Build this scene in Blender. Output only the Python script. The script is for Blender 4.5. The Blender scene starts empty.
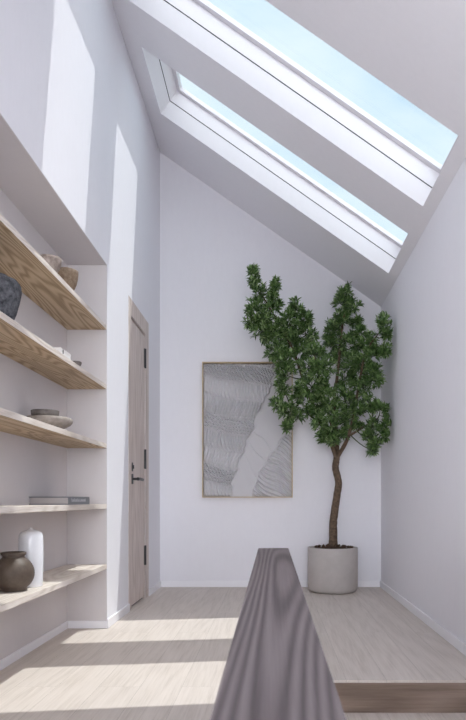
import bpy, bmesh, math, random
import numpy as np
from mathutils import Vector, Matrix, Quaternion
random.seed(7)
C = bpy.context.scene.collection
PI = math.pi
EYE = 0.85            # camera height above the upper floor
F = 640.0             # focal length in pixels of the 466x720 frame
XL, XR, YB = -1.094, 1.065, 6.253      # left wall, right wall, back wall

# ------------------------------------------------------------------ helpers
def link(name, me, mat=None, parent=None):
    o = bpy.data.objects.new(name, me); C.objects.link(o)
    if mat is not None: me.materials.append(mat)
    if parent is not None: o.parent = parent
    return o
def obj(name, bm, mat=None, parent=None, smooth=False):
    me = bpy.data.meshes.new(name)
    bmesh.ops.recalc_face_normals(bm, faces=bm.faces)
    bm.to_mesh(me); bm.free()
    if smooth:
        for p in me.polygons: p.use_smooth = True
    return link(name, me, mat, parent)
def smooth_by_angle(o, ang=35):
    me = o.data
    for p in me.polygons: p.use_smooth = True
    me.set_sharp_from_angle(angle=math.radians(ang))
def tag(o, label, cat, group=None, kind=None):
    o['label'] = label; o['category'] = cat
    if group: o['group'] = group
    if kind: o['kind'] = kind
    return o
def struct(o, label=None):
    o['kind'] = 'structure'
    if label: o['label'] = label
    return o
def empty(name, loc=(0, 0, 0), parent=None):
    o = bpy.data.objects.new(name, None); C.objects.link(o); o.location = loc
    o.empty_display_size = .1
    if parent: o.parent = parent
    return o
def box(bm, x0, x1, y0, y1, z0, z1, bev=0, seg=2, M=None):
    r = bmesh.ops.create_cube(bm, size=1)
    vs = r['verts']
    for v in vs:
        v.co = Vector((x0 + (v.co.x + .5) * (x1 - x0), y0 + (v.co.y + .5) * (y1 - y0), z0 + (v.co.z + .5) * (z1 - z0)))
    if bev:
        es = list({e for v in vs for e in v.link_edges})
        rb = bmesh.ops.bevel(bm, geom=es, offset=bev, segments=seg, affect='EDGES', profile=.5)
        vs = list({v for f in rb['faces'] for v in f.verts} | {v for v in vs if v.is_valid})
    if M is not None:
        bmesh.ops.transform(bm, matrix=M, verts=vs)
    return vs
def newbox(*a, **k):
    bm = bmesh.new(); box(bm, *a, **k); return bm
def lathe(bm, prof, n=48, cx=0, cy=0, wob=0, seed=0):
    rnd = random.Random(seed); ph = rnd.random() * 6
    rings = []
    for (r, z) in prof:
        if r < 1e-5: rings.append([bm.verts.new((cx, cy, z))]); continue
        rings.append([bm.verts.new((cx + r * (1 + wob * math.sin(2 * 2 * PI * i / n + ph + z * 9)) * math.cos(2 * PI * i / n),
                                    cy + r * (1 + wob * math.sin(3 * 2 * PI * i / n + ph)) * math.sin(2 * PI * i / n), z)) for i in range(n)])
    for a, b in zip(rings, rings[1:]):
        if len(a) == 1 and len(b) == 1: continue
        for i in range(n):
            j = (i + 1) % n
            if len(a) == 1: bm.faces.new((a[0], b[j], b[i]))
            elif len(b) == 1: bm.faces.new((a[i], a[j], b[0]))
            else: bm.faces.new((a[i], a[j], b[j], b[i]))
def spline(pts, n=8):
    """Catmull-Rom through (Vector, radius) points."""
    P = [(Vector(p), r) for p, r in pts]
    P = [P[0]] + P + [P[-1]]
    out = []
    for i in range(1, len(P) - 2):
        p0, p1, p2, p3 = (q[0] for q in P[i - 1:i + 3])
        r1, r2 = P[i][1], P[i + 1][1]
        for k in range(n):
            t = k / n
            v = .5 * ((2 * p1) + (p2 - p0) * t + (2 * p0 - 5 * p1 + 4 * p2 - p3) * t * t + (3 * p1 - p0 - 3 * p2 + p3) * t ** 3)
            out.append((v, r1 + (r2 - r1) * t))
    out.append(P[-2]); return out
def tube(bm, pts, n=8, rough=0.0):
    prev = None; up = Vector((.3, 1, .2)).normalized()
    for i, (p, r) in enumerate(pts):
        d = (pts[min(i + 1, len(pts) - 1)][0] - pts[max(i - 1, 0)][0])
        if d.length < 1e-6: continue
        d.normalize(); a = d.cross(up).normalized(); b = d.cross(a)
        ring = []
        for k in range(n):
            rr = r * (1 + rough * (random.random() - .5))
            ring.append(bm.verts.new(p + (a * math.cos(2 * PI * k / n) + b * math.sin(2 * PI * k / n)) * rr))
        if prev:
            for k in range(n): bm.faces.new((prev[k], prev[(k + 1) % n], ring[(k + 1) % n], ring[k]))
        else: first = ring
        prev = ring
    if prev:
        bm.faces.new(prev); bm.faces.new(first[::-1])
def at(px, py, Y):       # a point of the room from its direction and its distance
    return Vector(((px - 272) / F * Y, Y, EYE + (500 - py) / F * Y))

# ------------------------------------------------------------------ materials
def mat(name, col, rough=.6, spec=.3, metal=0):
    m = bpy.data.materials.new(name); m.use_nodes = True
    b = m.node_tree.nodes['Principled BSDF']
    b.inputs['Base Color'].default_value = (*col, 1); b.inputs['Roughness'].default_value = rough
    b.inputs['Specular IOR Level'].default_value = spec; b.inputs['Metallic'].default_value = metal
    return m
class N:
    def __init__(s, m): s.t = m.node_tree; s.b = s.t.nodes.get('Principled BSDF')
    def n(s, typ, **kw):
        x = s.t.nodes.new(typ)
        for k, v in kw.items():
            if k.startswith('i_'): x.inputs[k[2:].replace('_', ' ')].default_value = v
            else: setattr(x, k, v)
        return x
    def l(s, a, b): s.t.links.new(a, b)
    def coords(s, scale=(1, 1, 1), rot=(0, 0, 0), loc=(0, 0, 0)):
        tc = s.n('ShaderNodeTexCoord'); mp = s.n('ShaderNodeMapping')
        mp.inputs['Scale'].default_value = scale; mp.inputs['Rotation'].default_value = rot; mp.inputs['Location'].default_value = loc
        s.l(tc.outputs['Object'], mp.inputs['Vector']); return mp.outputs['Vector']
    def ramp(s, fac, stops):
        r = s.n('ShaderNodeValToRGB'); e = r.color_ramp.elements
        while len(e) < len(stops): e.new(.5)
        for q, (p, c) in zip(e, stops): q.position = p; q.color = (*c, 1)
        s.l(fac, r.inputs['Fac']); return r.outputs['Color']
    def mix(s, a, b, fac, mode='MIX'):
        x = s.n('ShaderNodeMix', data_type='RGBA', blend_type=mode)
        for sock, v in ((x.inputs[0], fac), (x.inputs[6], a), (x.inputs[7], b)):
            if hasattr(v, 'links'): s.l(v, sock)
            elif isinstance(v, tuple): sock.default_value = (*v, 1)
            else: sock.default_value = v
        return x.outputs[2]
    def bump(s, h, strength, dist=.01):
        x = s.n('ShaderNodeBump', i_Strength=strength, i_Distance=dist)
        s.l(h, x.inputs['Height']); s.l(x.outputs['Normal'], s.b.inputs['Normal'])

def plaster(name, col, streak=.25):
    m = mat(name, col, .75, .25); k = N(m)
    v = k.coords((14, 14, 5))
    n1 = k.n('ShaderNodeTexNoise', i_Scale=2.2, i_Detail=5.0, i_Roughness=.65); k.l(v, n1.inputs['Vector'])
    v2 = k.coords((60, 60, 22)); n2 = k.n('ShaderNodeTexNoise', i_Scale=1.0, i_Detail=3.0); k.l(v2, n2.inputs['Vector'])
    mx = k.mix(n1.outputs['Fac'], n2.outputs['Fac'], .35)
    k.l(k.mix(tuple(c * .97 for c in col), tuple(min(1, c * 1.02) for c in col), n1.outputs['Fac']), k.b.inputs['Base Color'])
    k.bump(mx, streak, .004)
    return m
WALL = plaster('wall plaster', (.795, .785, .825))
CEIL = plaster('ceiling paint', (.77, .755, .785), .05)
ALC = plaster('shaded alcove paint', (.635, .60, .605), .04)  # darker than the walls: the recess's shade is put into the colour
TRIM = mat('white satin trim', (.84, .83, .86), .45)
FRAME = mat('white window frame', (.75, .74, .77), .4)
SASH = mat('pale grey sash', (.68, .66, .69), .4)
GAP = mat('dark shadow gap', (.05, .05, .055), .8)
BLACK = mat('black metal', (.015, .014, .015), .4, .5)

def wood(name, dark, mid, light, gs=1.0, axis='Y', plank=None, bump=.15, ringy=.6, coarse=1.0, rough=.55, mult=22., ystr=.09):
    """grain runs along the axis; rings come from a warped distance field, fibres from a stretched noise"""
    m = mat(name, mid, rough, .25); k = N(m)
    st = {'Y': (1, ystr, 1), 'Z': (1, 1, ystr), 'X': (ystr, 1, 1)}[axis]
    base = k.coords(tuple(s * gs for s in st))
    oi = k.n('ShaderNodeObjectInfo'); _s = k.n('ShaderNodeVectorMath', operation='SCALE'); _s.inputs[0].default_value = (5.1, 3.7, 9.3); k.l(oi.outputs['Random'], _s.inputs['Scale'])
    _a = k.n('ShaderNodeVectorMath', operation='ADD'); k.l(base, _a.inputs[0]); k.l(_s.outputs[0], _a.inputs[1]); base = _a.outputs[0]
    if plank:      # every plank its own piece of wood
        rot = (0, 0, PI / 2)
        tc = k.n('ShaderNodeTexCoord'); mp = k.n('ShaderNodeMapping'); mp.inputs['Rotation'].default_value = rot
        mp.inputs['Location'].default_value = (.31, .03, 0)
        k.l(tc.outputs['Object'], mp.inputs['Vector'])
        br = k.n('ShaderNodeTexBrick', offset=.37, offset_frequency=2, squash=1.0)
        br.inputs['Color1'].default_value = (0, 0, 0, 1); br.inputs['Color2'].default_value = (1, 1, 1, 1)
        br.inputs['Mortar'].default_value = (.5, .5, .5, 1)
        br.inputs['Scale'].default_value = 1; br.inputs['Mortar Size'].default_value = .0006
        br.inputs['Mortar Smooth'].default_value = .3
        br.inputs['Brick Width'].default_value = plank[1]; br.inputs['Row Height'].default_value = plank[0]
        k.l(mp.outputs['Vector'], br.inputs['Vector'])
        sc = k.n('ShaderNodeVectorMath', operation='SCALE'); k.l(br.outputs['Color'], sc.inputs[0]); sc.inputs['Scale'].default_value = 7.3
        ad = k.n('ShaderNodeVectorMath', operation='ADD'); k.l(base, ad.inputs[0]); k.l(sc.outputs[0], ad.inputs[1])
        base = ad.outputs[0]
    n0 = k.n('ShaderNodeTexNoise', i_Scale=2.6 * coarse, i_Detail=1.5, i_Roughness=.45, i_Distortion=.2); k.l(base, n0.inputs['Vector'])
    ml = k.n('ShaderNodeMath', operation='MULTIPLY'); k.l(n0.outputs['Fac'], ml.inputs[0]); ml.inputs[1].default_value = mult
    sn = k.n('ShaderNodeMath', operation='SINE')
    k.l(ml.outputs[0], sn.inputs[0])
    rg = k.n('ShaderNodeMath', operation='MULTIPLY_ADD'); k.l(sn.outputs[0], rg.inputs[0]); rg.inputs[1].default_value = .5; rg.inputs[2].default_value = .5
    vf = k.n('ShaderNodeVectorMath', operation='MULTIPLY'); k.l(base, vf.inputs[0])
    vf.inputs[1].default_value = {'Y': (70, 24, 70), 'Z': (70, 70, 24), 'X': (24, 70, 70)}[axis]
    n2 = k.n('ShaderNodeTexNoise', i_Scale=1.0, i_Detail=4.0, i_Roughness=.7); k.l(vf.outputs[0], n2.inputs['Vector'])
    h = k.mix(n2.outputs['Fac'], rg.outputs[0], ringy)
    col = k.ramp(h, [(.18, dark), (.5, mid), (.85, light)])
    if plank:
        col = k.mix(col, tuple(c * .82 for c in mid), k_scale(k, br.outputs['Color'], .22))
        col = k.mix(col, tuple(c * .6 for c in dark), br.outputs['Fac'])
    k.l(col, k.b.inputs['Base Color'])
    k.bump(h, bump, .003)
    return m
def k_scale(k, sock, f):
    x = k.n('ShaderNodeMath', operation='MULTIPLY'); k.l(sock, x.inputs[0]); x.inputs[1].default_value = f; return x.outputs[0]

FLOOR = wood('pale oak floor planks', (.48, .42, .37), (.635, .57, .52), (.73, .665, .615), gs=1.6, plank=(.19, 1.9), ringy=.12, bump=.12, mult=70.)
RISER = wood('riser oak', (.14, .100, .075), (.235, .172, .135), (.32, .245, .20), gs=2.2, axis='X', ringy=.35, mult=60.)
SHELF = wood('yellow oak shelf underside', (.27, .18, .10), (.50, .375, .24), (.62, .485, .335), gs=2.6, ringy=.42, coarse=.9, mult=190., ystr=.08)
PALE = wood('pale oak shelf', (.50, .43, .37), (.69, .62, .56), (.77, .71, .655), gs=2.6, ringy=.3, coarse=.9, mult=90., ystr=.13)
RAIL = wood('grey washed rail timber', (.080, .062, .064), (.148, .118, .120), (.205, .168, .170), gs=3.6, ringy=.5, coarse=.5, bump=.6, mult=230., ystr=.045)
DOOR = wood('washed oak door', (.45, .37, .33), (.60, .51, .47), (.68, .60, .56), gs=2.4, axis='Z', ringy=.35, mult=70.)

# ------------------------------------------------------------------ roof slope geometry
TA = .701; A = math.atan(TA); ca, sa = math.cos(A), math.sin(A)
Z0 = EYE + 2.633
# slope coordinates: s down the slope, Y, t out of the room
RM = Matrix(((ca, 0, sa, 0), (0, 1, 0, 0), (-sa, 0, ca, Z0), (0, 0, 0, 1)))
S0, S1 = -1.160, 1.215
T1 = .132                       # slab thickness (plaster lining)
SKY = [(3.405, 4.22), (4.66, 5.465), (-.55, .60), (-2.05, -.95)]   # the last two are unseen, added behind the camera as fill light
YN = -2.4                       # the end of the room behind the camera
bm = bmesh.new()
def slab(s0, s1, y0, y1, t0=0, t1=T1): box(bm, s0, s1, y0, y1, t0, t1, M=RM)
SA, SB = -1.60, 1.60
slab(SA, S0, YN - .2, YB + .2); slab(S1, SB, YN - .2, YB + .2)
_y = YN - .2
for a_, b_ in sorted(SKY): slab(S0, S1, _y, a_); _y = b_
slab(S0, S1, _y, YB + .2)
ceiling = struct(obj('ceiling', bm, CEIL))

GLASS = bpy.data.materials.new('window glass'); GLASS.use_nodes = True
nt = GLASS.node_tree; nt.nodes.clear()
_o = nt.nodes.new('ShaderNodeOutputMaterial'); _m = nt.nodes.new('ShaderNodeMixShader'); _t = nt.nodes.new('ShaderNodeBsdfTransparent')
_g = nt.nodes.new('ShaderNodeBsdfGlossy'); _g.inputs['Roughness'].default_value = .02
_t.inputs['Color'].default_value = (.95, .98, .985, 1); _m.inputs[0].default_value = .03
nt.links.new(_t.outputs[0], _m.inputs[1]); nt.links.new(_g.outputs[0], _m.inputs[2]); nt.links.new(_m.outputs[0], _o.inputs[0])

def ring(bm, s0, s1, y0, y1, w, t0, t1):
    """a rectangular frame round the opening, width w inwards-outwards: inner edge s0..s1,y0..y1"""
    box(bm, s0 - w, s0, y0 - w, y1 + w, t0, t1, M=RM); box(bm, s1, s1 + w, y0 - w, y1 + w, t0, t1, M=RM)
    box(bm, s0, s1, y0 - w, y0, t0, t1, M=RM); box(bm, s0, s1, y1, y1 + w, t0, t1, M=RM)
for i, (y0, y1) in enumerate(SKY):
    w = struct(empty('window_%d' % (i + 1), (0, 0, 0)),
               ('nearer', 'farther', 'added fill-light overhead', 'added fill-light rear')[i] + ' skylight in the sloping white ceiling')
    b = bmesh.new(); ring(b, S0 + .002, S1 - .002, y0 + .002, y1 - .002, .03, T1, T1 + .006)
    obj('shadow_gap', b, GAP, w)
    b = bmesh.new(); ring(b, S0, S1, y0, y1, .07, T1 + .006, .24); obj('window_frame', b, FRAME, w)
    b = bmesh.new(); ring(b, S0 + .04, S1 - .04, y0 + .012, y1 - .045, .082, .24, .27); obj('sash', b, SASH, w)
    b = bmesh.new(); box(b, S0 + .0395, S1 - .0395, y0 + .0115, y1 - .0445, .2405, .2465, M=RM); obj('pane', b, GLASS, w)

# ------------------------------------------------------------------ walls
AY0, AY1, AX, AZ = 2.1, 4.244, -1.362, EYE + 1.56       # alcove; its unseen near end is placed to shade the far end
DY0, DY1, DZ = 4.966, 5.53, EYE + 1.43                 # door opening
WO = -1.60
bm = bmesh.new()
box(bm, WO, XL, AY1, DY0, -.2, 4.5); box(bm, WO, XL, DY1, YB + .2, -.2, 4.5); box(bm, WO, XL, DY0, DY1, DZ, 4.5)
box(bm, WO, -1.19, DY0, DY1, -.2, DZ)
box(bm, WO, XL, .45, AY1, AZ, 4.5); box(bm, WO, AX, AY0, AY1, -.2, AZ); box(bm, WO, XL, .45, AY0, -.2, AZ)
box(bm, WO, XL, YN, -2.15, -.2, 4.5); box(bm, WO, XL, -2.15, .45, -.2, .3); box(bm, WO, XL, -2.15, .45, 3.5, 4.5)
struct(obj('wall_left', bm, WALL))
def to_slope(x): return Z0 - TA * x + .05
bm = newbox(XL - .5, XR + .4, YB, YB + .2, -.2, 4.6)
# wall top follows the roof slope
for v in bm.verts:
    if v.co.z > 1: v.co.z = to_slope(v.co.x)
struct(obj('wall_back', bm, WALL))
bm = bmesh.new(); _h = to_slope(XR) + .02
box(bm, XR, XR + .2, .45, YB, -1, _h); box(bm, XR, XR + .2, YN, -2.15, -1, _h); box(bm, XR, XR + .2, -2.15, .45, -1, .3); box(bm, XR, XR + .2, -2.15, .45, 2.45, _h); struct(obj('wall_right', bm, WALL))
# wall behind the camera; its broad window opening is added for fill light
bm = bmesh.new()
box(bm, XL, -.95, YN - .2, YN, -.2, to_slope(XL)); box(bm, .92, XR, YN - .2, YN, -.2, to_slope(XR))
r = newbox(-.95, .92, YN - .2, YN, 2.62, 4.6)
for v in r.verts:
    if v.co.z > 3: v.co.z = to_slope(v.co.x)
me = bpy.data.meshes.new('t'); r.to_mesh(me); r.free(); bm.from_mesh(me)
box(bm, -.95, .92, YN - .2, YN, -.2, .0)
struct(obj('wall_front', bm, WALL))
w = struct(empty('window_5', (0, YN - .1, 0)))  # unseen window added to light the room from behind
b = bmesh.new()
for x0, x1 in ((-.95, -.90), (-.04, .01), (.87, .92)): box(b, x0, x1, -.03, .03, 0, 2.62)
for z0, z1 in ((0, .05), (2.57, 2.62)): box(b, -.90, .87, -.03, .03, z0, z1)
obj('window_frame', b, FRAME, w)
obj('pane', newbox(-.9, .87, -.004, .004, .05, 2.57), GLASS, w)

for nm, xw, zt in (('window_6', WO + .2, 3.5), ('window_7', XR + .1, 2.45)):      # unseen side windows added behind the camera for fill light
    w = struct(empty(nm, (xw, 0, 0))); b = bmesh.new()
    for y0 in (-2.15, -.875, .40): box(b, -.03, .03, y0, y0 + .05, .3, zt)
    box(b, -.03, .03, -2.10, .40, .3, .35); box(b, -.03, .03, -2.10, .40, zt - .05, zt)
    obj('window_frame', b, FRAME, w); obj('pane', newbox(-.004, .004, -2.12, .42, .33, zt - .03), GLASS, w)

# floors
bm = bmesh.new(); LY = 3.02; HX = .005
box(bm, -1.7, HX, YN, YB + .1, -.152, 0); box(bm, HX, XR + .1, LY, YB + .1, -.152, 0)
struct(obj('floor', bm, FLOOR))
struct(obj('floor.001', newbox(-1.7, XR + .1, YN, YB, -.25, -.152), FLOOR))
struct(obj('trim_1', newbox(HX, XR, LY - .006, LY, -.152, -.012), RISER), 'brown oak riser face of the single step')
# baseboards
BH = .062
bb = lambda *a: newbox(*a, bev=.003)
bm = bmesh.new(); box(bm, XL + .012, XR - .012, YB - .012, YB, 0, BH, bev=.003); struct(obj('baseboard_back', bm, TRIM))
struct(obj('baseboard_right', bb(XR - .012, XR, LY, YB, 0, BH), TRIM))
bm = bmesh.new()
box(bm, XL, XL + .012, AY1 - .012, DY0 - .09, 0, BH, bev=.003); box(bm, XL, XL + .012, DY1 + .13, YB, 0, BH, bev=.003)
box(bm, AX + .012, XL, AY1 - .012, AY1, 0, .05, bev=.003)
box(bm, AX, AX + .012, AY0, AY1, 0, .05, bev=.003)
struct(obj('baseboard_left', bm, TRIM))

# alcove lining
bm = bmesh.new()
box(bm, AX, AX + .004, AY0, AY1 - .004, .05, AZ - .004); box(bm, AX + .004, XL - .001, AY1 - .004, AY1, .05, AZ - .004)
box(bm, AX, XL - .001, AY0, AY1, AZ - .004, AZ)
struct(obj('trim_3', bm, ALC), 'lining of the shelf alcove, its shade painted into the colour')

# ------------------------------------------------------------------ door
d = struct(empty('door_1', (0, 0, 0)), 'tall washed oak door with black hinges in the left wall')
bm = bmesh.new(); cx = XL + .003
box(bm, XL - .004, cx, DY0 - .09, DY0, 0, EYE + 1.56, bev=.002); box(bm, XL - .004, cx, DY1, DY1 + .13, 0, EYE + 1.56, bev=.002)
box(bm, XL - .004, cx, DY0, DY1, DZ, EYE + 1.56, bev=.002)
box(bm, -1.16, XL - .004, DY0 - .004, DY0 + .002, 0, DZ); box(bm, -1.16, XL - .004, DY1 - .002, DY1 + .004, 0, DZ)
box(bm, -1.16, XL - .004, DY0, DY1, DZ - .002, DZ + .004)
obj('door_frame', bm, DOOR, d)
LX = XL - .006
obj('door_gap_shade', newbox(LX - .044, LX - .022, DY0, DY1, .001, DZ), GAP, d)  # dark sheet behind the leaf stands in for the shade in its gaps
leaf = obj('door_leaf', newbox(LX - .02, LX, DY0 + .003, DY1 - .004, .022, DZ - .016, bev=.002), DOOR, d)
for k, hz in enumerate((1.22, .352, -.475)):
    b = bmesh.new(); z = EYE + hz
    box(b, LX, LX + .006, DY1 - .036, DY1 - .002, z - .082, z + .082, bev=.001)
    bmesh.ops.create_cone(b, cap_ends=True, segments=16, radius1=.008, radius2=.008, depth=.168,
                          matrix=Matrix.Translation((LX + .009, DY1 - .010, z)))
    o = obj('hinge', b, BLACK, d); o['label'] = 'black butt hinge'
HY = DY0 + .066
hb = bmesh.new()
box(hb, LX, LX + .007, HY - .022, HY + .022, EYE + .125, EYE + .205, bev=.002)
tube(hb, [(Vector((LX + .005, HY, EYE + .165)), .010), (Vector((LX + .052, HY, EYE + .165)), .010)], 14)
tube(hb, spline([((LX + .048, HY - .010, EYE + .165), .0135), ((LX + .051, HY + .06, EYE + .166), .0130), ((LX + .050, HY + .165, EYE + .164), .0115)], 6), 14)
hnd = obj('door_handle', hb, BLACK, d); smooth_by_angle(hnd); hnd['label'] = 'black lever handle'
kb = bmesh.new(); box(kb, LX, LX + .006, HY - .016, HY + .016, EYE + .225, EYE + .295, bev=.002)
box(kb, LX + .006, LX + .016, HY - .004, HY + .004, EYE + .245, EYE + .275, bev=.001)
obj('lock_plate', kb, BLACK, d)

# ------------------------------------------------------------------ shelves
ST = .030
bot = [1.127, .733, .343, -.057, -.456]
names = ['topmost oak shelf of the alcove, under two bowls', 'second oak shelf from the top, under the dark stone vase',
         'middle oak shelf of the alcove, under the stacked bowls', 'oak shelf at eye level carrying the grey book',
         'lowest oak shelf of the alcove, under the brown jar']
TOP = []
for b_, nm in zip(bot, names):
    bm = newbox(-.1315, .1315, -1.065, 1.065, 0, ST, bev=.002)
    o = obj('wooden_shelf', bm, SHELF); o.data.materials.append(PALE)
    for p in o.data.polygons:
        if p.normal.z > -.5: p.material_index = 1  # paler oak on top and edges, yellower oak underneath
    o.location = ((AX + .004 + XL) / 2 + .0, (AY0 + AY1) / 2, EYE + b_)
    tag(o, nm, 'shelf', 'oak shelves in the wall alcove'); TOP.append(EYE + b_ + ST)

def ceramic(name, c1, c2, rough=.6, scale=30, bump=.1, spec=.3):
    m = mat(name, c1, rough, spec); k = N(m); v = k.coords()
    n = k.n('ShaderNodeTexNoise', i_Scale=float(scale), i_Detail=6.0, i_Roughness=.7); k.l(v, n.inputs['Vector'])
    k.l(k.ramp(n.outputs['Fac'], [(.35, c1), (.65, c2)]), k.b.inputs['Base Color']); k.bump(n.outputs['Fac'], bump, .004)
    return m
def put(o, x, y, z): o.location = (x, y, z); return o
BOWLA = ceramic('sand stoneware', (.20, .155, .13), (.36, .30, .27))
BOWLB = ceramic('speckled ochre stoneware', (.15, .10, .065), (.27, .20, .14), scale=60)
def bowl_profile(r, h, rf, th=.005):
    out = [(0, .004), (rf * .8, .004), (rf * .85, 0), (rf, 0), (rf, .006)]
    for i in range(1, 9):
        t = i / 8; out.append((rf + (r - rf) * math.sin(t * PI / 2) ** .9, .006 + (h - .006) * (1 - math.cos(t * PI / 2)) ** .85))
    out.append((r - th * .5, h + th * .4)); inn = []
    for (rr, z) in out[5:-1]: inn.append((max(rr - th, 0), z + th * .9))
    inn = inn[:-1]
    out += [(r - th, h)] + inn[::-1] + [(0, .006 + th * 1.1)]
    return out
bm = bmesh.new(); lathe(bm, bowl_profile(.060, .082, .024), wob=.01, seed=1)
o = obj('bowl', bm, BOWLA, smooth=True); put(o, -1.142, 3.285, TOP[0]); tag(o, 'pale stoneware bowl on the topmost shelf, nearer the camera', 'bowl', 'bowls on the topmost shelf')
bm = bmesh.new(); lathe(bm, bowl_profile(.066, .120, .026), wob=.01, seed=2)
o = obj('bowl', bm, BOWLB, smooth=True); put(o, -1.150, 3.575, TOP[0]); tag(o, 'deep brown speckled bowl on the topmost shelf, nearer the alcove end', 'bowl', 'bowls on the topmost shelf')

STONE = ceramic('charcoal stone', (.030, .031, .037), (.13, .13, .145), .85, 45, .9)
bm = bmesh.new()
lathe(bm, [(0, 0), (.058, 0), (.068, .004), (.086, .05), (.100, .10), (.109, .145), (.107, .172), (.092, .193), (.066, .202), (.052, .204), (.049, .208), (.052, .214),
           (.048, .215), (.044, .208), (.044, .200), (.07, .190), (.095, .165), (.095, .14), (.06, .02), (0, .012)], wob=.012, seed=3)
o = obj('stone_vase', bm, STONE, smooth=True); put(o, -1.205, 2.785, TOP[1]); tag(o, 'dark grey rough stone vase on the second shelf from the top', 'vase')
BOX = ceramic('chalk white lacquer', (.70, .67, .66), (.78, .75, .74), .5, 8, .03)
t = empty('storage_box', (0, 0, 0)); 
obj('box_body', newbox(-.06, .045, -.082, .082, 0, .034, bev=.002), BOX, t)
obj('lid', newbox(-.061, .046, -.083, .083, .0345, .048, bev=.002), BOX, t)
obj('clasp', newbox(.046, .048, -.06, -.05, .02, .042), BLACK, t)
t.location = (-1.166, 3.484, TOP[1]); tag(t, 'small white lidded box on the second shelf from the top', 'box')
DARK = ceramic('dark glazed clay', (.10, .085, .078), (.19, .165, .15), .55, 40)
bm = bmesh.new(); lathe(bm, bowl_profile(.034, .034, .016, .003))
o = obj('dish', bm, DARK, smooth=True); put(o, -1.135, 3.70, TOP[1]); tag(o, 'tiny dark dish beside the white box', 'dish')

TAUPE = ceramic('taupe stoneware', (.24, .205, .18), (.34, .30, .27), .7, 35)
bm = bmesh.new(); lathe(bm, [(0, .004), (.040, .004), (.043, 0), (.052, 0), (.060, .010), (.092, .022), (.117, .036), (.129, .050), (.1305, .060), (.126, .070), (.112, .076), (.070, .0775), (.066, .0775), (.060, .074), (.058, .05), (.04, .03), (0, .028)], 64, wob=.006, seed=4)
o = obj('serving_bowl', bm, TAUPE, smooth=True); put(o, -1.222, 3.49, TOP[2]); tag(o, 'wide shallow taupe bowl on the middle shelf', 'bowl', 'stacked bowls on the middle shelf')
bm = bmesh.new(); lathe(bm, [(0, 0), (.067, 0), (.070, .002), (.072, .010), (.074, .032), (.072, .034), (.070, .032), (.067, .010), (.06, .006), (0, .005)], 48)
o = obj('small_bowl', bm, DARK, smooth=True); put(o, -1.232, 3.475, TOP[2] + .0778); tag(o, 'small dark bowl stacked on the wide taupe bowl', 'bowl', 'stacked bowls on the middle shelf')

# book lying on the fourth shelf
COVER = mat('grey book cloth', (.20, .20, .215), .6); PAGES = mat('book pages', (.46, .42, .41), .8); INK = mat('pale lettering', (.55, .55, .57), .6)
t = empty('book', (-1.135, 3.575, TOP[3])); BL, BW, BT = .405, .225, .046
b = bmesh.new(); box(b, -BW, 0, 0, BL, 0, .006, bev=.001); box(b, -BW, 0, 0, BL, BT - .006, BT, bev=.001); box(b, -.005, 0, 0, BL, .006, BT - .006)
obj('cover', b, COVER, t)
b = newbox(-BW + .006, -.006, .005, BL - .005, .0065, BT - .0065); pg = obj('page_block', b, PAGES, t); pg['label'] = 'pale page block'
b = bmesh.new(); rnd = random.Random(3); y = .05
while y < .32:              # faint spine lettering, too blurred in the photo to read
    wv = rnd.uniform(.010, .016); hh = rnd.choice((.014, .014, .019))
    box(b, 0, .0008, y, y + .004, .018, .018 + hh); box(b, 0, .0008, y + .004, y + wv - .003, .018, .021)
    if rnd.random() > .4: box(b, 0, .0008, y + wv - .005, y + wv - .002, .0212, .030)
    y += wv + .004
sl = obj('spine_lettering', b, INK, t); sl['label'] = 'pale spine lettering'
tag(t, 'thick grey book lying flat on the shelf at eye level', 'book')

JAR = ceramic('matt brown clay', (.080, .058, .044), (.125, .094, .074), .5, 16, .05, .35)
bm = bmesh.new()
pr = [(0, 0), (.052, 0), (.060, .003)]
for i in range(1, 15):
    a = -1.02 + i / 14 * (1.98); pr.append((.094 * math.cos(a), .082 + .094 * math.sin(a) * .92))
pr += [(.050, .158), (.049, .163), (.056, .170), (.057, .180), (.052, .182), (.046, .178), (.044, .162), (.06, .145), (.08, .08), (.05, .012), (0, .008)]
lathe(bm, pr, 64); o = obj('round_jar', bm, JAR, smooth=True); put(o, -1.214, 3.005, TOP[4]); tag(o, 'round dark brown clay jar on the lowest shelf', 'jar')
MILK = ceramic('white glazed porcelain', (.76, .76, .79), (.80, .80, .83), .22, 12, .05, .6)
bm = bmesh.new()
pr = [(0, 0), (.052, 0), (.055, .004), (.056, .03), (.058, .12), (.058, .235), (.056, .25), (.051, .265), (.036, .275), (.018, .280), (.011, .283), (.010, .290), (.008, .291), (.007, .284), (0, .283)]
lathe(bm, pr, 56); t = obj('bottle_vase', bm, MILK, smooth=True); put(t, -1.189, 3.157, TOP[4])
tag(t, 'tall white cylindrical bottle vase behind the brown jar', 'vase')

# ------------------------------------------------------------------ rail on its low wall
RH = EYE - .165
struct(obj('wall_stair', newbox(-.028, .040, YN, 2.12, -.152, RH - .05), WALL), 'low white wall under the timber rail')
bm = newbox(-.0475, .057, YN, 2.20, -.05, 0, bev=.003)
o = obj('handrail', bm, RAIL); o.location = (0, 0, RH)
tag(o, 'broad grey washed timber handrail running towards the back wall', 'handrail')

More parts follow.
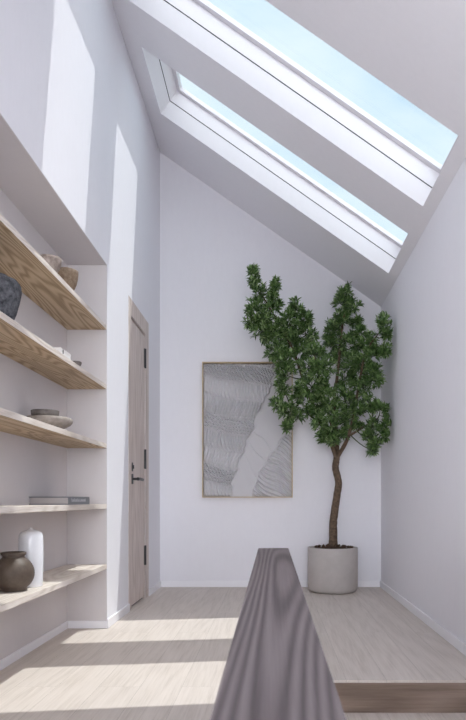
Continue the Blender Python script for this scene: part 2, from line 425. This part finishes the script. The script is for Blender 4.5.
# ------------------------------------------------------------------ relief picture
OAKF = mat('thin pale oak frame', (.55, .43, .28), .5); PLAS = mat('white plaster relief', (.58, .565, .585), .85, .1)
AX0, AX1, AZ0, AZ1 = at(202.3, 0, 6.21).x, at(292.6, 0, 6.21).x, at(0, 497.5, 6.21).z, at(0, 362.2, 6.21).z
t = empty('relief_picture', ((AX0 + AX1) / 2, YB, AZ0)); W, H = AX1 - AX0, AZ1 - AZ0
b = bmesh.new(); fw = .008
box(b, -W / 2, -W / 2 + fw, -.064, 0, 0, H); box(b, W / 2 - fw, W / 2, -.064, 0, 0, H)
box(b, -W / 2 + fw, W / 2 - fw, -.064, 0, 0, fw); box(b, -W / 2 + fw, W / 2 - fw, -.064, 0, H - fw, H)
fr = obj('picture_frame', b, OAKF, t); fr['label'] = 'thin pale oak frame'
nx, nz = 230, 345
u = np.linspace(0, 1, nx)[None, :].repeat(nz, 0); v = np.linspace(0, 1, nz)[:, None].repeat(nx, 1)
lv = np.array([0, .1, .18, .3, .4, .5, .64, .77, .865, 1]); lu = np.array([.30, .32, .36, .42, .48, .55, .61, .74, .765, .86])
rv = np.array([0, .13, .21, .3, .44, .5, .6, 1]); ru = np.array([.54, .60, .65, .75, .90, 1.0, 1.2, 2])
L = np.interp(v, lv, lu) + .012 * np.sin(v * 40) + .006 * np.sin(v * 97 + 1)
Rr = np.interp(v, rv, ru) + .010 * np.sin(v * 50 + 2)
def sst(x, a, b_): q = np.clip((x - a) / (b_ - a), 0, 1); return q * q * (3 - 2 * q)
asp = H / W
# combed field on the left: sloping bands, each combed in its own direction
q = (v + .16 * u + .02 * np.sin(u * 7)) * 7.6
band = np.floor(q); fq = q - band
ph = band * 1.7
tilt = .35 * np.sin(band * 2.1) + .15
comb = np.sin(2 * PI * (u * 27 + tilt * fq * 3.2 + .5 * np.sin(v * 21 + ph) + .25 * np.sin(u * 19 + ph)) + ph)
flatb = np.where((band % 2) == 0, .55, 1.0)
comb2 = np.sin(2 * PI * (v * asp * 30 + u * 6 + .5 * np.sin(u * 9)))
comb = comb + .5 * np.sin(2 * (2 * PI * (u * 27 + tilt * fq * 3.2 + .5 * np.sin(v * 21 + ph) + .25 * np.sin(u * 19 + ph)) + ph))
left = .018 * (comb * flatb + np.where((band % 3) == 1, .8 * comb2, 0)) * sst(fq, 0, .18) + .016 * sst(fq, .0, .15) * (1 - sst(fq, .6, 1.0)) + .014
left += .004 * np.sin(u * 11 + v * 6)
for k0 in (.12, .31):       # joints crossing the bands
    cu = k0 + .25 * (v - .5) * .4 + .012 * np.sin(v * 30); left -= .012 * np.exp(-((u - cu) / .006) ** 2) * (v < .86) * (v > .12)
right = .013 * np.sin(2 * PI * (u * 12 + v * asp * 20 + .3 * np.sin(u * 20))) + .012 + .006 * np.sin(u * 14 - v * 17)
river = .003 * np.sin(u * 8 + v * 5) + .0012 * np.sin(u * 40 + v * 31)
for (a0, b0, c0) in ((.80, -.55, .0), (.30, -.9, .18), (.46, -.7, .03), (.10, -1.1, .3)):
    dd = v - (a0 + b0 * (u - .62) + c0 * .1 + .015 * np.sin(u * 30)); river -= .010 * np.exp(-(dd / .004) ** 2)
mL = 1 - sst(u, L - .012, L + .004); mR = sst(u, Rr - .004, Rr + .016)
h = river * (1 - mL) * (1 - mR) + left * mL + right * mR
h += .010 * np.exp(-((u - L + .010) / .010) ** 2) - .020 * np.exp(-((u - L - .008) / .008) ** 2) - .020 * np.exp(-((u - Rr) / .008) ** 2)
rng = np.random.default_rng(2); h += rng.normal(0, .0004, h.shape)
edge = np.minimum(np.minimum(u, 1 - u), np.minimum(v, 1 - v)); h = h * sst(edge, 0, .012)
h = np.clip(h, -.009, .052)
X = -W / 2 + fw + u * (W - 2 * fw); Zz = fw + v * (H - 2 * fw)
co = np.stack([X, -.010 - h, Zz], -1).reshape(-1, 3)
idx = np.arange(nx * nz).reshape(nz, nx)
fc = np.stack([idx[:-1, :-1], idx[:-1, 1:], idx[1:, 1:], idx[1:, :-1]], -1).reshape(-1, 4)
me = bpy.data.meshes.new('relief_panel'); me.from_pydata(co.tolist(), [], fc.tolist())
for p in me.polygons: p.use_smooth = True
rp = link('relief_panel', me, PLAS, t); rp['label'] = 'white plaster relief panel with combed ridges'
tag(t, 'framed white plaster relief picture on the back wall behind the tree', 'picture')

# ------------------------------------------------------------------ potted tree
PX, PY = .564, 5.955
tree = empty('potted_tree', (PX, PY, 0))
tag(tree, 'leafy green indoor tree in a beige round pot in the far corner', 'potted tree')
POT = ceramic('beige concrete', (.43, .395, .375), (.47, .435, .415), .7, 9, .04)
R0 = .232
bm = bmesh.new()
pr = [(0, 0), (R0 - .045, 0), (R0 - .030, .003), (R0 - .014, .014), (R0 - .004, .032), (R0, .055), (R0, .408), (R0 - .002, .412), (R0 - .016, .412), (R0 - .018, .408), (R0 - .018, .35), (0, .34)]
lathe(bm, pr, 96); smooth_by_angle(obj('pot', bm, POT, tree), 40)
SOIL = ceramic('dark soil', (.035, .020, .013), (.10, .062, .04), .95, 60, .6)
bm = bmesh.new()
for i in range(14):
    rr = (R0 - .019) * (i + 1) / 14
    for k in range(40):
        a = 2 * PI * k / 40
        bm.verts.new((rr * math.cos(a), rr * math.sin(a), .388 + (1 - rr / R0) * .035 + (random.random() - .5) * .014))
bm.verts.ensure_lookup_table()
cv = bm.verts.new((0, 0, .43))
bm.verts.ensure_lookup_table()
for k in range(40):
    bm.faces.new((cv, bm.verts[k], bm.verts[(k + 1) % 40]))
    for i in range(13):
        a, b_ = i * 40, (i + 1) * 40; bm.faces.new((bm.verts[a + k], bm.verts[b_ + k], bm.verts[b_ + (k + 1) % 40], bm.verts[a + (k + 1) % 40]))
for _ in range(60):
    a = random.random() * 2 * PI; rr = math.sqrt(random.random()) * (R0 - .04)
    bmesh.ops.create_icosphere(bm, subdivisions=1, radius=random.uniform(.006, .015), matrix=Matrix.Translation((rr * math.cos(a), rr * math.sin(a), .405 + (1 - rr / R0) * .03)))
obj('soil', bm, SOIL, tree)
BARK = ceramic('brown bark', (.060, .040, .028), (.17, .115, .078), .85, 45, .9)
O = Vector((PX, PY, 0))
def tl(px, py, Y=PY): return at(px, py, Y) - O
bm = bmesh.new()
crotch = tl(336.5, 458)
tube(bm, spline([(tl(333, 549), .052), (tl(333.2, 540), .040), (tl(333.5, 520), .036), (tl(337, 495), .034), (tl(338.5, 482), .032), (tl(335.5, 468, 5.94), .032), (crotch, .030), (tl(335, 448), .018)], 8), 14, .12)
smooth_by_angle(obj('trunk', bm, BARK, tree), 60)
# limbs; then clumps (px, py, distance, radius in m, which limb feeds it)
limbs = {
 'L': [(crotch, .024), (tl(330, 440, 5.9), .019), (tl(318, 415, 5.84), .016), (tl(305, 385, 5.8), .014), (tl(293, 350, 5.78), .011), (tl(278, 322, 5.76), .008), (tl(262, 295, 5.75), .004)],
 'C': [(crotch, .024), (tl(337, 440, 5.97), .019), (tl(334, 405, 6.0), .016), (tl(338, 370, 6.0), .013), (tl(341, 335, 5.98), .010), (tl(347, 300, 5.97), .005)],
 'R': [(crotch, .022), (tl(347, 440, 5.9), .017), (tl(354, 415, 5.82), .014), (tl(359, 385, 5.75), .012), (tl(366, 352, 5.66), .008), (tl(380, 332, 5.55), .004)],
 'F': [(tl(333, 430, 5.9), .014), (tl(326, 405, 5.75), .012), (tl(320, 380, 5.62), .009), (tl(314, 355, 5.55), .005)],
 'E': [(tl(349, 436, 5.88), .012), (tl(362, 428, 5.8), .009), (tl(378, 418, 5.72), .005)],
 'W': [(tl(322, 425, 5.87), .010), (tl(305, 412, 5.75), .008), (tl(290, 405, 5.66), .005)],
}
LP = {}
for key, pts in limbs.items():
    b = bmesh.new(); sp = spline(pts, 6); tube(b, sp, 10, .1); LP[key] = [p for p, r in sp]
    smooth_by_angle(obj('branch', b, BARK, tree), 60)
clumps = [(253,270,5.75,.038,'L'),(254,280,5.75,.045,'L'),(259,290,5.75,.060,'L'),(276,283,5.72,.042,'L'),(272,294,5.72,.04,'L'),
 (256,305,5.76,.08,'L'),(252,318,5.78,.075,'L'),(265,315,5.72,.10,'L'),(275,303,5.76,.055,'L'),(262,330,5.74,.09,'L'),(276,332,5.78,.12,'L'),(290,322,5.72,.11,'L'),
 (296,307,5.76,.07,'L'),(302,318,5.76,.08,'L'),(306,332,5.8,.09,'L'),(290,342,5.85,.11,'L'),(276,348,5.76,.09,'L'),(303,347,5.78,.09,'L'),(285,358,5.7,.08,'L'),
 (286,372,5.72,.085,'L'),(283,386,5.7,.065,'W'),(278,402,5.66,.055,'W'),(288,410,5.66,.075,'W'),(287,425,5.66,.04,'W'),(298,414,5.7,.06,'W'),(299,395,5.7,.06,'W'),
 (315,352,5.6,.08,'F'),(307,366,5.62,.09,'F'),(322,366,5.55,.11,'F'),(312,384,5.6,.11,'F'),(328,385,5.58,.11,'F'),(303,388,5.7,.07,'W'),(318,403,5.64,.09,'F'),(332,408,5.66,.10,'F'),
 (320,422,5.72,.07,'F'),(333,428,5.75,.07,'F'),(345,398,5.8,.10,'C'),(311,410,5.7,.06,'W'),(322,436,5.8,.045,'F'),
 (346,290,5.97,.06,'C'),(340,300,5.97,.06,'C'),(352,304,5.95,.075,'C'),(343,317,5.98,.08,'C'),(355,320,5.96,.05,'C'),(334,327,6.0,.09,'C'),(345,338,5.98,.09,'C'),(330,341,6.02,.07,'C'),
 (357,343,5.9,.07,'C'),(340,355,6.02,.09,'C'),(352,360,5.85,.08,'C'),(345,375,6.0,.09,'C'),
 (384,322,5.52,.07,'R'),(387,332,5.48,.045,'R'),(386,349,5.5,.05,'R'),(368,340,5.66,.08,'R'),(360,330,5.75,.05,'R'),(372,352,5.62,.07,'R'),(363,362,5.7,.10,'R'),(373,377,5.64,.09,'R'),(361,384,5.7,.09,'R'),(374,367,5.6,.05,'R'),
 (369,402,5.66,.07,'R'),(358,408,5.75,.08,'R'),(380,406,5.6,.075,'E'),(384,423,5.62,.075,'E'),(372,424,5.7,.07,'E'),(375,441,5.7,.045,'E'),(386,434,5.62,.045,'E'),(368,434,5.75,.04,'E'),(373,448,5.72,.045,'E'),(334,439,5.82,.05,'F'),(343,432,5.9,.05,'C'),(357,424,5.85,.05,'E'),(345,418,5.85,.06,'C')]
tw = bmesh.new(); TWIG = mat('green twig bark', (.06, .085, .035), .7)
lv_, lf_ = [], []
rnd = random.Random(11)
def rv():
    while True:
        q = Vector((rnd.uniform(-1, 1), rnd.uniform(-1, 1), rnd.uniform(-1, 1)))
        if .05 < q.length < 1: return q
def leaf(p, d, Ln, Wd):
    side = d.cross(Vector((0, 0, 1)) + rv() * .7)
    if side.length < .05: side = d.cross(Vector((0, 1, .3)))
    side.normalize(); nrm = side.cross(d).normalized()
    if nrm.z < 0: nrm = -nrm
    dr = -nrm * Ln * rnd.uniform(.0, .22)
    i = len(lv_)
    m1, m2 = p + d * Ln * .38 + dr * .15, p + d * Ln * .72 + dr * .55
    fold = nrm * Wd * .22
    lv_.extend([p, m1 + side * Wd * .5 + fold, m1, m1 - side * Wd * .5 + fold, m2 + side * Wd * .36 + fold, m2, m2 - side * Wd * .36 + fold, p + d * Ln + dr])
    lf_.extend([(i, i + 2, i + 1), (i, i + 3, i + 2), (i + 1, i + 2, i + 5, i + 4), (i + 2, i + 3, i + 6, i + 5), (i + 4, i + 5, i + 7), (i + 5, i + 6, i + 7)])
for (px, py, Y, r, key) in clumps:
    py += 3
    c = tl(px, py, Y)
    src = min(LP[key], key=lambda q: (q - c).length + max(0, q.z - c.z) * 1.2)
    if (src - c).length > .02:
        mid = (src + c) / 2 + Vector((0, 0, -.01)) + rv() * .012
        tube(tw, spline([(src, .0055), (mid, .004), (c, .003)], 4), 6)
    r *= 1.10 if key == 'L' else 1.04; nt_ = int(10 + 1500 * r * r)
    for _ in range(nt_):
        q = rv(); q = q.normalized() * (q.length ** .4); tip = c + Vector((q.x * r, q.y * r, q.z * r * .95)) + Vector((0, 0, .015))
        tube(tw, [(c, .0022), ((c + tip) / 2 + rv() * .008, .0018), (tip, .0012)], 4)
        dirn = ((tip - c).normalized() + Vector((0, 0, .55))).normalized()
        for st in (1.0, .62):
            pp = c.lerp(tip, st)
            nl = rnd.randint(10, 13) if st == 1.0 else rnd.randint(4, 6)
            for k in range(nl):
                a = 2 * PI * k / nl + rnd.random(); t1 = dirn.orthogonal().normalized(); t2 = dirn.cross(t1)
                spread = rnd.uniform(.35, 1.25)
                dd = (dirn * math.cos(spread) + (t1 * math.cos(a) + t2 * math.sin(a)) * math.sin(spread)).normalized()
                Ln = rnd.uniform(.036, .062)
                base = pp - dirn * rnd.uniform(0, .02)
                e = base + dd * Ln + O
                if e.x > XR - .03 or e.y > YB - .05: continue
                leaf(base, dd, Ln, Ln * rnd.uniform(.24, .33))
smooth_by_angle(obj('twigs', tw, TWIG, tree), 60)
LEAF = mat('green leaf', (.05, .14, .04), .32, .5); k = N(LEAF)
g = k.n('ShaderNodeNewGeometry')
colr = k.ramp(g.outputs['Random Per Island'], [(0, (.028, .062, .016)), (.4, (.075, .145, .042)), (.8, (.18, .29, .10)), (1, (.38, .50, .23))])
k.l(colr, k.b.inputs['Base Color'])
tr = k.n('ShaderNodeBsdfTranslucent'); k.l(k.mix(colr, (.22, .42, .08), .45), tr.inputs['Color'])
ms = k.n('ShaderNodeMixShader'); ms.inputs[0].default_value = .16; out = [n for n in k.t.nodes if n.type == 'OUTPUT_MATERIAL'][0]
k.l(k.b.outputs[0], ms.inputs[1]); k.l(tr.outputs[0], ms.inputs[2]); k.l(ms.outputs[0], out.inputs['Surface'])
me = bpy.data.meshes.new('foliage'); me.from_pydata([tuple(q) for q in lv_], [], lf_)
fo = link('foliage', me, LEAF, tree)
print('leaves', len(lv_) // 8)

# ------------------------------------------------------------------ light
SUNV = Vector((-1, -.64, -2.5)).normalized()
sd = bpy.data.lights.new('sun', 'SUN'); sd.energy = 2.05; sd.angle = math.radians(.5); sd.color = (1, .97, .93)
so = bpy.data.objects.new('sun', sd); C.objects.link(so); so.rotation_euler = SUNV.to_track_quat('-Z', 'Y').to_euler(); so.location = (3, 8, 8)

wd = bpy.data.worlds.new('sky'); bpy.context.scene.world = wd; wd.use_nodes = True
k = type('K', (N,), {})(wd); k.t = wd.node_tree; t_ = k.t; bg = t_.nodes['Background']
tc = k.n('ShaderNodeTexCoord'); D = tc.outputs['Generated']
def dotv(vec):
    x = k.n('ShaderNodeVectorMath', operation='DOT_PRODUCT'); k.l(D, x.inputs[0]); x.inputs[1].default_value = Vector(vec).normalized(); return x.outputs['Value']
def mr(sock, a, b_, c=0., d_=1.):
    x = k.n('ShaderNodeMapRange', interpolation_type='SMOOTHSTEP'); k.l(sock, x.inputs[0])
    for i_, v_ in zip((1, 2, 3, 4), (a, b_, c, d_)): x.inputs[i_].default_value = v_
    return x.outputs[0]
mp = k.n('ShaderNodeMapping'); mp.inputs['Scale'].default_value = (1.2, 2.4, 3.5); k.l(D, mp.inputs['Vector'])
cl = k.n('ShaderNodeTexNoise', i_Scale=2.2, i_Detail=5.0, i_Roughness=.55); k.l(mp.outputs['Vector'], cl.inputs['Vector'])
sky = k.mix((.44, .57, .70), (.60, .67, .73), mr(cl.outputs['Fac'], .35, .7))
# sunlit haze round the sun and an unseen bright bank added low behind the camera as fill
glow = k.mix(sky, (2.3, 2.2, 2.15), mr(dotv(-SUNV), .86, .985))
FILL_BANK = 14.5
glow = k.mix(glow, (1.5, 1.5, 1.55), mr(dotv((.05, -.7, .72)), .72, .95))   # unseen bright veil added high behind the camera for fill light
gz0 = k.n('ShaderNodeSeparateXYZ'); k.l(D, gz0.inputs[0])
mb_ = k.n('ShaderNodeMath', operation='MULTIPLY'); k.l(mr(dotv((-.6, -.8, 0)), .35, .8), mb_.inputs[0]); k.l(mr(gz0.outputs['Z'], .26, .08), mb_.inputs[1]); mb = mb_.outputs[0]
back = k.mix(glow, (FILL_BANK, FILL_BANK * .965, FILL_BANK * 1.01), mb)
gz = k.n('ShaderNodeSeparateXYZ'); k.l(D, gz.inputs[0])
col = k.mix(k.mix((.6, .57, .55), (5.2, 5.0, 5.0), mr(dotv((-.5, -.8, 0)), .2, .7)), back, mr(gz.outputs['Z'], -.04, .02))  # ground behind the camera glows brighter as added fill light
k.l(col, bg.inputs['Color']); bg.inputs['Strength'].default_value = 1.0

# ------------------------------------------------------------------ camera
cd = bpy.data.cameras.new('camera'); cam = bpy.data.objects.new('camera', cd); C.objects.link(cam)
cam.location = (0, 0, EYE); cam.rotation_euler = (PI / 2, 0, 0)
cd.sensor_fit = 'VERTICAL'; cd.sensor_height = 36; cd.sensor_width = 24; cd.lens = F / 720 * 36
cd.shift_x = (233 - 272) / 720; cd.shift_y = (500 - 360) / 720
cd.clip_start = .02
cd.dof.use_dof = True; cd.dof.focus_distance = 5.0; cd.dof.aperture_fstop = 13
sc = bpy.context.scene; sc.camera = cam
sc.view_settings.view_transform = 'Standard'; sc.view_settings.look = 'None'; sc.view_settings.gamma = 1
sc.view_settings.use_curve_mapping = False; sc.view_settings.exposure = 0.61
sc.cycles.max_bounces = 12; sc.cycles.diffuse_bounces = 8
